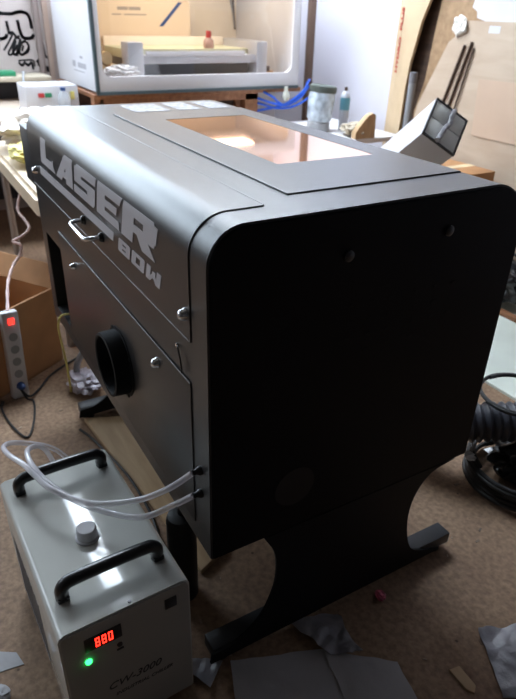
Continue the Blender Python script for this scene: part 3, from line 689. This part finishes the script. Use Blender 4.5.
tag(obj('plastic_wrap', crumple((1.935, -2.505, 1.285), (.05, .012, .045), 2.1), mat('bright_wrap', (.8, .76, .7), .2, 0, .2, 20)), 'shiny bit of plastic wrap stuck at the plywood corner', 'wrap')
b = B(); extrude_poly(b, [(1.735, plyy(1.33)+.0005, 1.315), (1.66, plyy(1.33)+.0005, 1.315), (1.66, plyy(1.35)+.0005, 1.35), (1.735, plyy(1.35)+.0005, 1.35)], (0, .001, 0)); tag(obj('paper_label', b, M['white'], smooth=False), 'small white label stuck near the plywood top edge', 'label')

def cardbox(name, label, x0, x1, y0, y1, z1, m, rz=0, loc=None):
    o = thing(name, label, 'cardboard box', ((x0+x1)/2, (y0+y1)/2, 0))
    b = B(); box(b, x0, x1, y0, y1, 0, z1, .004); obj('carton', b, m, o)
    b = B(); box(b, (x0+x1)/2-.025, (x0+x1)/2+.025, y0-.001, y1+.001, z1-.05, z1+.001); obj('tape', b, M['beige'], o); return o
cardbox('cardboard_box', 'closed orange-brown cardboard box standing against the plywood', 1.42, 1.76, -2.42, -2.12, .66, M['card'])
cardbox('cardboard_box', 'lower brown cardboard box carrying the tilted white carton', 1.40, 1.78, -1.93, -1.50, .525, M['card'])
# white carton tilted
R_ = Matrix(((.787, .45, .421), (-.047, .725, -.687), (-.615, .522, .592)))
CT = R_.to_4x4(); CT.translation = Vector((1.142, -1.688, .976))
cn = thing('white_carton', 'tilted white carton with four taped grey panels on its end', 'carton', None, mtx=CT)
w2, h2, LL = .087, .103, .52
b = B(); box(b, .004, LL, -w2, w2, -h2, h2, .003); obj('sleeve', b, M['white'], cn, local=True)
b = B()
for a, c, d, e in ((-w2, w2, h2-.007, h2), (-w2, w2, -h2, -h2+.007), (-w2, -w2+.007, -h2, h2), (w2-.007, w2, -h2, h2)): box(b, -.004, .006, a, c, d, e)
obj('end_rim', b, M['ink'], cn, local=True, smooth=False)
b = B()
for sy in (-1, 1):
    for sz in (-1, 1):
        a, c = sorted((sy*.003, sy*(w2-.009))); d, e = sorted((sz*.003, sz*(h2-.009))); box(b, -.001, .005, a, c, d, e, .001)
obj('end_panels', b, mat('grey_foam', (.85, .85, .78), .6, 0, .1, 12), cn, local=True)
b = B(); tube(b, [(-.006, -.012, .10), (-.012, -.004, .06), (-.008, -.010, .02), (-.012, .004, -.02), (-.008, .010, -.06), (-.014, .018, -.10)], .012, 8, 6, rfun=lambda i: .009+.003*abs(math.sin(i*.7))); obj('tape_strand', b, M['film'], cn, local=True)
t = text_bm('FRAGILE', .022, (.10, w2+.0005, .0), (1, 0, 0), (0, 0, 1)); 
t.free()

# ------------------------------------------------------------------ left table and clutter
lt = thing('cream_table', 'cream laminate table beyond the far end of the machine', 'table', (2.2, -.35, 0))
b = B(); extrude_poly(b, [(x, y, .625) for x, y in ((1.60, -.62), (1.60, -.12), (1.64, -.075), (1.70, -.055), (2.90, -.055), (2.90, -.62))], (0, 0, .10), .018); obj('table_top', b, M['tabl'], lt)
for x, y in ((1.68, -.57), (1.75, -.13), (2.82, -.57), (2.82, -.11)):
    b = B(); cyl(b, (x, y, 0), (x, y, .63), .022, seg=16); obj('leg', b, M['steel'], lt)
bb = thing('back_bench', 'long bench along the back wall under the painted lettering', 'bench', (3.6, .1, 0))
b = B(); box(b, 3.05, 4.08, -.68, 1.4, .76, .80, .004); obj('bench_top', b, mat('pale_bench', (.50, .40, .32), .6, 0, .1, 6), bb)
b = B(); box(b, 3.82, 4.09, -.66, 1.4, .925, .955, .003); obj('upper_shelf', b, mat('shelf_edge', (.52, .46, .36), .6, 0, .1, 6), bb)
for y in (-.60, 1.35):
    b = B(); box(b, 3.10, 3.16, y-.03, y+.03, 0, .76); obj('leg', b, M['woodb'], bb)
    b = B(); box(b, 3.95, 4.0, y-.02, y+.02, 0, .925); obj('leg', b, M['woodb'], bb)
b = B(); box(b, 4.02, 4.06, -.66, 1.4, .1, .90); obj('back_board', b, M['ink'], bb)
ps = thing('power_supply', 'white electronics box with red and green buttons behind the machine', 'electronics box', (3.3, -.5, .80))
b = B(); box(b, 3.18, 3.42, -.665, -.355, .80, .965, .006); obj('case', b, M['white'], ps)
b = B(); box(b, 3.172, 3.181, -.46, -.425, .90, .925, .002); obj('red_switch', b, M['red'], ps)
b = B(); box(b, 3.172, 3.181, -.505, -.465, .90, .925, .002); obj('green_switch', b, M['green'], ps)
b = B(); box(b, 3.172, 3.181, -.640, -.615, .885, .93, .002); obj('warning_label', b, M['yellow'], ps)
wb = thing('water_bottle', 'clear water bottle with a blue cap before the electronics box', 'bottle', (3.10, -.56, .80))
b = B(); lathe(b, (3.10, -.555, .80), [(0, 0), (.034, 0), (.037, .012), (.037, .09), (.032, .115), (.015, .145), (0, .145)], 24); obj('bottle_body', b, mat('clear_plastic', (.78, .82, .88), .05, trans=.6), wb)
b = B(); lathe(b, (3.10, -.555, .944), [(0, 0), (.016, 0), (.016, .018), (0, .02)], 16); obj('cap', b, M['dblue'], wb)
b = B(); tube(b, [(3.9, -.50, .964), (3.72, -.46, .99), (3.55, -.42, .93), (3.5, -.40, .86), (3.40, -.35, .812)], .007, 8, 8); tag(obj('grey_cable', b, M['grey']), 'grey cable arching down behind the electronics box', 'cable')
tag(obj('white_bag', crumple((2.62, -.30, .725), (.20, .20, .085), 5.2), mat('white_bag', (.80, .72, .64), .6, 0, .1, 10)), 'crumpled pale bag lying on the cream table', 'bag')
tag(obj('yellow_bag', crumple((2.28, -.165, .725), (.16, .09, .04), 9.4), M['yellow']), 'crumpled yellow bag near the cream table edge', 'bag')
tag(obj('paper_stack', box(B(), 1.70, 2.02, -.33, -.10, .725, .765, .004), M['white']), 'stack of bright white paper on the near end of the cream table', 'paper')
tag(obj('green_tray', box(B(), 3.86, 4.0, -.44, -.30, .955, .985, .004), M['green']), 'small green tray on the shelf under the painted lettering', 'tray')
# open cardboard box on the floor
ob = thing('cardboard_box', 'open brown cardboard box with raised flaps beside the power strip', 'cardboard box', (1.64, -.06, 0))
ang = math.atan2(.55, .835); bd = Matrix.Translation((1.64, -.06, 0)) @ Matrix.Rotation(ang, 4, 'Z')
def ob_box(nm, args, m=M['card']):
    b = B(); box(b, *args, mtx=bd); return obj(nm, b, m, ob)
S, T_ = .46, .006   # near face runs along local +y from the corner
ob_box('side', (0, T_, 0, S, 0, .345)); ob_box('side', (S-T_, S, 0, S, 0, .345)); ob_box('side', (0, S, 0, T_, 0, .345)); ob_box('side', (0, S, S-T_, S, 0, .345)); ob_box('bottom', (0, S, 0, S, 0, .005))
def flap(pts, nrm):
    b = B(); extrude_poly(b, [bd @ Vector(p) for p in pts], (bd.to_3x3() @ Vector(nrm))*.005); obj('flap', b, M['card'], ob, smooth=False)
flap([(.006, 0, .345), (.006, S, .345), (.035, S-.03, .245), (.035, .03, .245)], (1, 0, 0))
flap([(0, 0, .345), (S, 0, .345), (S-.03, -.07, .42), (.03, -.07, .42)], (0, 1, 0))
flap([(S, 0, .345), (S, S, .345), (S+.08, S-.03, .54), (S+.08, .03, .54)], (-1, 0, 0))
# power strip leaning on the box
pb, pt = Vector((1.418, .168, .0)), Vector((1.462, .150, .36))
zax = (pt-pb).normalized(); yax = Vector((.20, -.98, 0)); yax = (yax-zax*yax.dot(zax)).normalized(); xax = yax.cross(zax)
PM = Matrix((xax, yax, zax)).transposed().to_4x4(); PM.translation = pb
pw = thing('power_strip', 'white multi-socket power strip with glowing red switch leaning upright', 'power strip', None, mtx=PM)
sg = -1 if xax.x > 0 else 1
b = B(); box(b, -.02, .02, -.033, .033, 0, .365, .009); obj('strip_body', b, M['white'], pw, local=True)
fx = sg*.020
for k in range(5):
    b = B(); lathe(b, (fx, 0, .055+k*.052), [(0, 0), (.017, 0), (.017, .0012), (0, .0014)], 20, (sg, 0, 0)); s_ = obj('socket', b, M['grey'] if k else M['dblue'], pw, local=True)
b = B(); box(b, min(fx, fx+sg*.005), max(fx, fx+sg*.005), -.012, .012, .315, .34, .002); obj('rocker_switch', b, M['ledr2'], pw, local=True)
b = B(); lathe(b, (fx+sg*.001, 0, .055), [(0, 0), (.015, 0), (.013, .02), (.005, .028), (0, .028)], 16, (sg, 0, 0)); tag(obj('power_plug', b, M['dblue'], None), 'dark plug in the lowest socket of the power strip', 'plug') if False else obj('inserted_plug', b, M['dblue'], pw, local=True)
b = B(); tube(b, [pt+zax*.0, (1.66, .108, .39), (1.776, .061, .42), (1.809, .022, .45), (1.818, .010, .49), (1.85, .036, .50), (1.844, -.005, .52), (1.877, -.044, .54), (1.934, -.042, .56), (1.99, -.028, .59), (2.02, -.05, .65)], .0065, 8, 6, rfun=lambda i: .0062+.0012*math.sin(i*2.1)); tag(obj('extension_cord', b, M['cordp']), 'twisted pinkish cord rising from the top of the power strip', 'cord')
b = B(); tube(b, [(1.388, .168, .055), (1.37, .14, .02), (1.43, .09, .006), (1.52, .02, .006), (1.60, -.10, .006), (1.62, -.18, .006), (1.55, -.24, .006), (1.35, -.20, .10), (1.22, -.16, .24), (1.18, -.14, .372)], .0045, 8, 8); tag(obj('power_cable', b, M['rubber']), 'black cable running from the power strip plug to the machine', 'cable')
b = B(); tube(b, [(1.388, .165, .05), (1.37, .15, .012), (1.345, .131, .006), (1.219, .157, .006), (1.122, .200, .006), (1.202, .234, .006), (1.328, .251, .006), (1.40, .243, .006), (1.385, .24, .006), (1.36, .3, .006), (1.3, .42, .006), (1.1, .5, .006)], .0042, 8, 8); tag(obj('power_cable', b, M['rubber']), 'black cable curled in a loop on the floor below the power strip', 'cable')
b = B(); tube(b, [(1.152, -.05, .442), (1.165, .006, .442), (1.20, .016, .40), (1.24, .012, .34), (1.26, .0, .2), (1.30, -.01, .05), (1.36, -.02, .006)], .004, 8, 8); tag(obj('yellow_wire', b, M['yellow']), 'thin yellow wire dropping out of the machine bay to the floor', 'wire')
b = B(); tube(b, [(1.285, -.135, .245), (1.33, -.09, .19), (1.38, -.065, .11), (1.40, -.06, .03), (1.40, -.062, .006)], .013, 10, 8); tag(obj('grey_hose', b, M['grey']), 'short grey hose end hanging down beside the crumpled plastic bag', 'hose')
tag(obj('plastic_bag', crumple((1.35, -.080, 0), (.085, .06, .035), 12.5), mat('grey_film', (.50, .46, .52), .3, 0, .35, 30, .8, 25)), 'crumpled grey plastic bag on the floor behind the far foot', 'bag')
# plank and cable under the machine
b = B(); extrude_poly(b, [(1.13, -.010, 0), (1.05, -.20, 0), (.60, -.24, 0), (.30, -.19, 0), (.26, -.095, 0), (.589, -.069, 0), (.9, -.03, 0)], (0, 0, .018), .002)
tag(obj('floor_plank', b, M['plank'], smooth=False), 'pale wooden plank lying on the floor under the machine', 'plank')
b = B(); tube(b, [(1.08, .02, .005), (1.02, -.0, .005), (.9, -.015, .024), (.725, -.045, .024), (.56, -.055, .005), (.43, -.04, .005), (.33, -.045, .005), (.28, -.03, .005)], .0045, 8, 8); tag(obj('floor_cable', b, M['rubber']), 'black cable lying along the edge of the wooden plank', 'cable')

# ------------------------------------------------------------------ papers and scraps on the floor
tag(obj('paper_sheet', sheet([(-.010, -.045, 0), (-.095, -.265, 0), (-.50, -.20, 0), (-.36, .08, 0)], 24, 30, .004, 1.1, jag=.006), M['paper']), 'wide grey paper sheet on the floor in front of the stand foot', 'paper')
tag(obj('paper_sheet', sheet([(-.10, -.262, 0), (-.215, -.402, 0), (-.42, -.35, 0), (-.36, -.20, 0)], 16, 16, .004, 4.1, jag=.006, lift=.006), M['paper']), 'pale paper sheet overlapping the wider one on its far side', 'paper')
tag(obj('crumpled_sheet', sheet([(-.248, -.650, 0), (-.295, -.76, 0), (-.52, -.72, 0), (-.40, -.56, 0)], 22, 22, .014, 2.7, jag=.012), M['film']), 'crumpled translucent film sheet on the bare floor far from the foot', 'film')
tag(obj('crumpled_sheet', sheet([(.010, -.235, 0), (-.035, -.345, 0), (-.165, -.345, 0), (-.09, -.245, 0)], 20, 20, .022, 6.2, jag=.02, lift=.008), M['film']), 'crumpled grey plastic scrap against the machine stand foot', 'plastic')
tag(obj('crumpled_sheet', sheet([(.05, .045, 0), (-.01, -.02, 0), (-.05, .03, 0), (.01, .06, 0)], 12, 12, .016, 3.2, jag=.01), M['film']), 'small crumpled plastic piece between the chiller and the stand foot', 'plastic')
b = B(); extrude_poly(b, [(-.290, -.500, .0), (-.295, -.530, 0), (-.350, -.528, 0), (-.362, -.510, 0), (-.345, -.500, 0)], (0, 0, .006), .001); tag(obj('wood_chip', b, M['plank']), 'single pale wood scrap between the paper and the film', 'wood scrap')
tag(obj('pink_wrapper', crumple((-.044, -.490, 0), (.016, .013, .009), 1.9, sub=3), mat('pink_foil', (.65, .12, .20), .3, 0, .5, 60)), 'tiny pink crumpled wrapper on the floor by the foot beam', 'wrapper')
b = B(); extrude_poly(b, [(.30, .46, 0), (.265, .405, 0), (.225, .395, 0), (.235, .47, 0)], (0, 0, .002)); tag(obj('paper_scrap', b, M['paper'], smooth=False), 'torn white flat paper scrap on the floor along the chiller side', 'paper scrap')
tag(obj('paper_scrap', crumple((.165, .455, 0), (.022, .018, .012), 6.6, sub=3), M['paper']), 'small crumpled paper ball on the floor along the chiller side', 'paper scrap')
b = B(); rnd = random.Random(3)
for k in range(150):
    x, y = rnd.uniform(-.45, 2.0), rnd.uniform(-1.5, .55)
    if -.06 < x < .5 and .04 < y < .36: continue
    if 1.35 < x and y > -.1: continue
    s = rnd.uniform(.003, .009); a = rnd.uniform(0, PI)
    box(b, -s, s, -s*.4, s*.4, 0, .002, mtx=Matrix.Translation((x, y, .0)) @ Matrix.Rotation(a, 4, 'Z'))
tag(obj('floor_debris', b, mat('debris', (.30, .22, .16), .8, 0, .8, 3), smooth=False), 'scattered tiny chips and crumbs on the concrete floor', 'debris', kind='stuff')

# ------------------------------------------------------------------ hose and cable heap behind the machine
b = B(); P = catmull([(.56, -.93, .073), (.44, -.95, .09), (.31, -1.03, .17), (.18, -1.20, .205), (.07, -1.40, .195), (.0, -1.58, .13), (.0, -1.78, .074), (.05, -2.0, .073)], 60)
hr = thing('corrugated_hose', 'black corrugated exhaust hose heaped behind the machine', 'hose', (.52, -.93, 0))
tube(b, P, .05, 20, raw=True, rfun=lambda i: .064+.006*math.cos(i*2*PI/7)); obj('hose_wall', b, mat('black_hose', (.045, .047, .06), .4), hr)
def loop(c, rx, ry, z0, z1, turns, ph, r, tx=0., ty=0.):
    P = []
    for i in range(int(turns*14)+1):
        t = i/14; a = 2*PI*t+ph
        P.append((c[0]+rx*math.cos(a)*(1-.05*t), c[1]+ry*math.sin(a)*(1-.03*t), z0+(z1-z0)*t/turns+tx*(1+math.cos(a))+ty*(1+math.sin(a))))
    b = B(); tube(b, P, r, 8, 3); return b
tag(obj('black_filler_lump', crumple((.12, -1.25, 0), (.10, .11, .06), 21.5), M['plastic_b']), 'glossy black crumpled lump added under the corrugated hose', 'bag')  # black lump added to fill the dark area under the hose
tag(obj('cable_coil', loop((.10, -1.23), .19, .19, .008, .05, 3.3, 2.6, .008, .0), M['rubber']), 'coiled black cable lying on the floor below the corrugated hose', 'cable')
tag(obj('cable_coil', loop((.10, -1.23), .185, .185, .062, .085, 2.2, .4, .0075, .005, .0), M['rubber']), 'black cable loops around the middle of the hose heap', 'cable')
tag(obj('cable_coil', loop((.20, -1.25), .13, .13, .288, .292, 1.8, 1.4, .007, .0), M['rubber']), 'black cable loops lying on top of the corrugated hose', 'cable')
for k, (c, r, s) in enumerate((((.06, -1.16, .15), (.022, .018, .012), 1.), ((-.02, -1.09, .06), (.018, .02, .01), 2.), ((.19, -1.06, .09), (.02, .016, .012), 3.))):
    tag(obj('plastic_scrap', crumple(c, r, s*7, sub=3), mat('bright_film', (.7, .72, .75), .15, 0, .2, 20)), ['shiny plastic scrap caught in the middle of the cable heap', 'shiny plastic scrap at the floor edge of the cable heap', 'shiny plastic scrap near the top left of the cable heap'][k], 'plastic scrap')
bp = thing('tool_bag', 'dark blue-black bag on the floor against the plywood', 'bag', (1.12, -2.36, .012))
obj('bag_body', crumple((1.10, -2.33, .012), (.20, .085, .12), 4.4), M['plastic_b'], bp)
b = B(); tube(b, [(1.0, -2.33, .18), (1.02, -2.33, .27), (1.10, -2.33, .30), (1.18, -2.33, .27), (1.20, -2.33, .18)], .009, 8); obj('carry_strap', b, M['rubber'], bp)
b = B(); box(b, .80, 1.50, -2.24, -2.20, .012, .035, .003); tag(obj('wood_batten', b, M['woodr']), 'brown wooden batten lying on the pale sheet before the bag', 'batten')
b = B(); box(b, .42, 1.5, -2.42, -1.62, 0, .012); tag(obj('pale_floor_sheet', b, mat('pale_green_sheet', (.78, .84, .76), .5, 0, .05, 5)), 'pale greenish sheet on the floor in front of the plywood', 'sheet')

# ------------------------------------------------------------------ lights, world, camera
def area(name, loc, rot, sx, sy, e, col):
    l = bpy.data.lights.new(name, 'AREA'); l.shape = 'RECTANGLE'; l.size = sx; l.size_y = sy; l.energy = e; l.color = col
    o = bpy.data.objects.new(name, l); COL.objects.link(o); o.location = loc; o.rotation_euler = rot; return o
area('window_daylight', ((WL[0]+WL[1])/2, Y1-.03, (WL[2]+WL[3])/2), (math.radians(-90), 0, 0), 1.3, 1.2, 7, (.86, .93, 1))
area('skylight_daylight', ((SK[0]+SK[1])/2, (SK[2]+SK[3])/2, ZC-.03), (0, 0, 0), .95, 2.1, 62, (.92, .95, 1))
area('back_window_daylight', (X1-.03, (WB[0]+WB[1])/2, (WB[2]+WB[3])/2), (math.radians(90), 0, math.radians(90)), 3.2, .9, 60, (.72, .86, 1))
area('cabinet_lamp', (3.30, -1.44, EZ1-.04), (0, 0, 0), .2, 1.0, 8, (1, .88, .74))
w = bpy.data.worlds.new('World'); sc.world = w; w.use_nodes = True
w.node_tree.nodes['Background'].inputs[0].default_value = (.5, .6, .75, 1); w.node_tree.nodes['Background'].inputs[1].default_value = .3

cam = bpy.data.cameras.new('Camera'); co = bpy.data.objects.new('Camera', cam); COL.objects.link(co); sc.camera = co
f_px = 604.56; cam.sensor_fit = 'VERTICAL'; cam.sensor_height = 24; cam.lens = f_px/699*24; cam.clip_start = .02
r_ = Vector((-.49905157, -.86617449, .02625402)); u_ = Vector((.4373215, -.22557861, .87055396)); d_ = Vector((.74812929, -.44593277, -.49137209))
m = Matrix((r_, u_, -d_)).transposed().to_4x4(); m.translation = Vector((-.81953, .38544, 1.39864)); co.matrix_world = m
cam.dof.use_dof = True; cam.dof.focus_distance = 1.3; cam.dof.aperture_fstop = 3.4
vs = sc.view_settings; vs.view_transform = 'Standard'; vs.look = 'None'; vs.gamma = 1; vs.exposure = 0; vs.use_curve_mapping = False
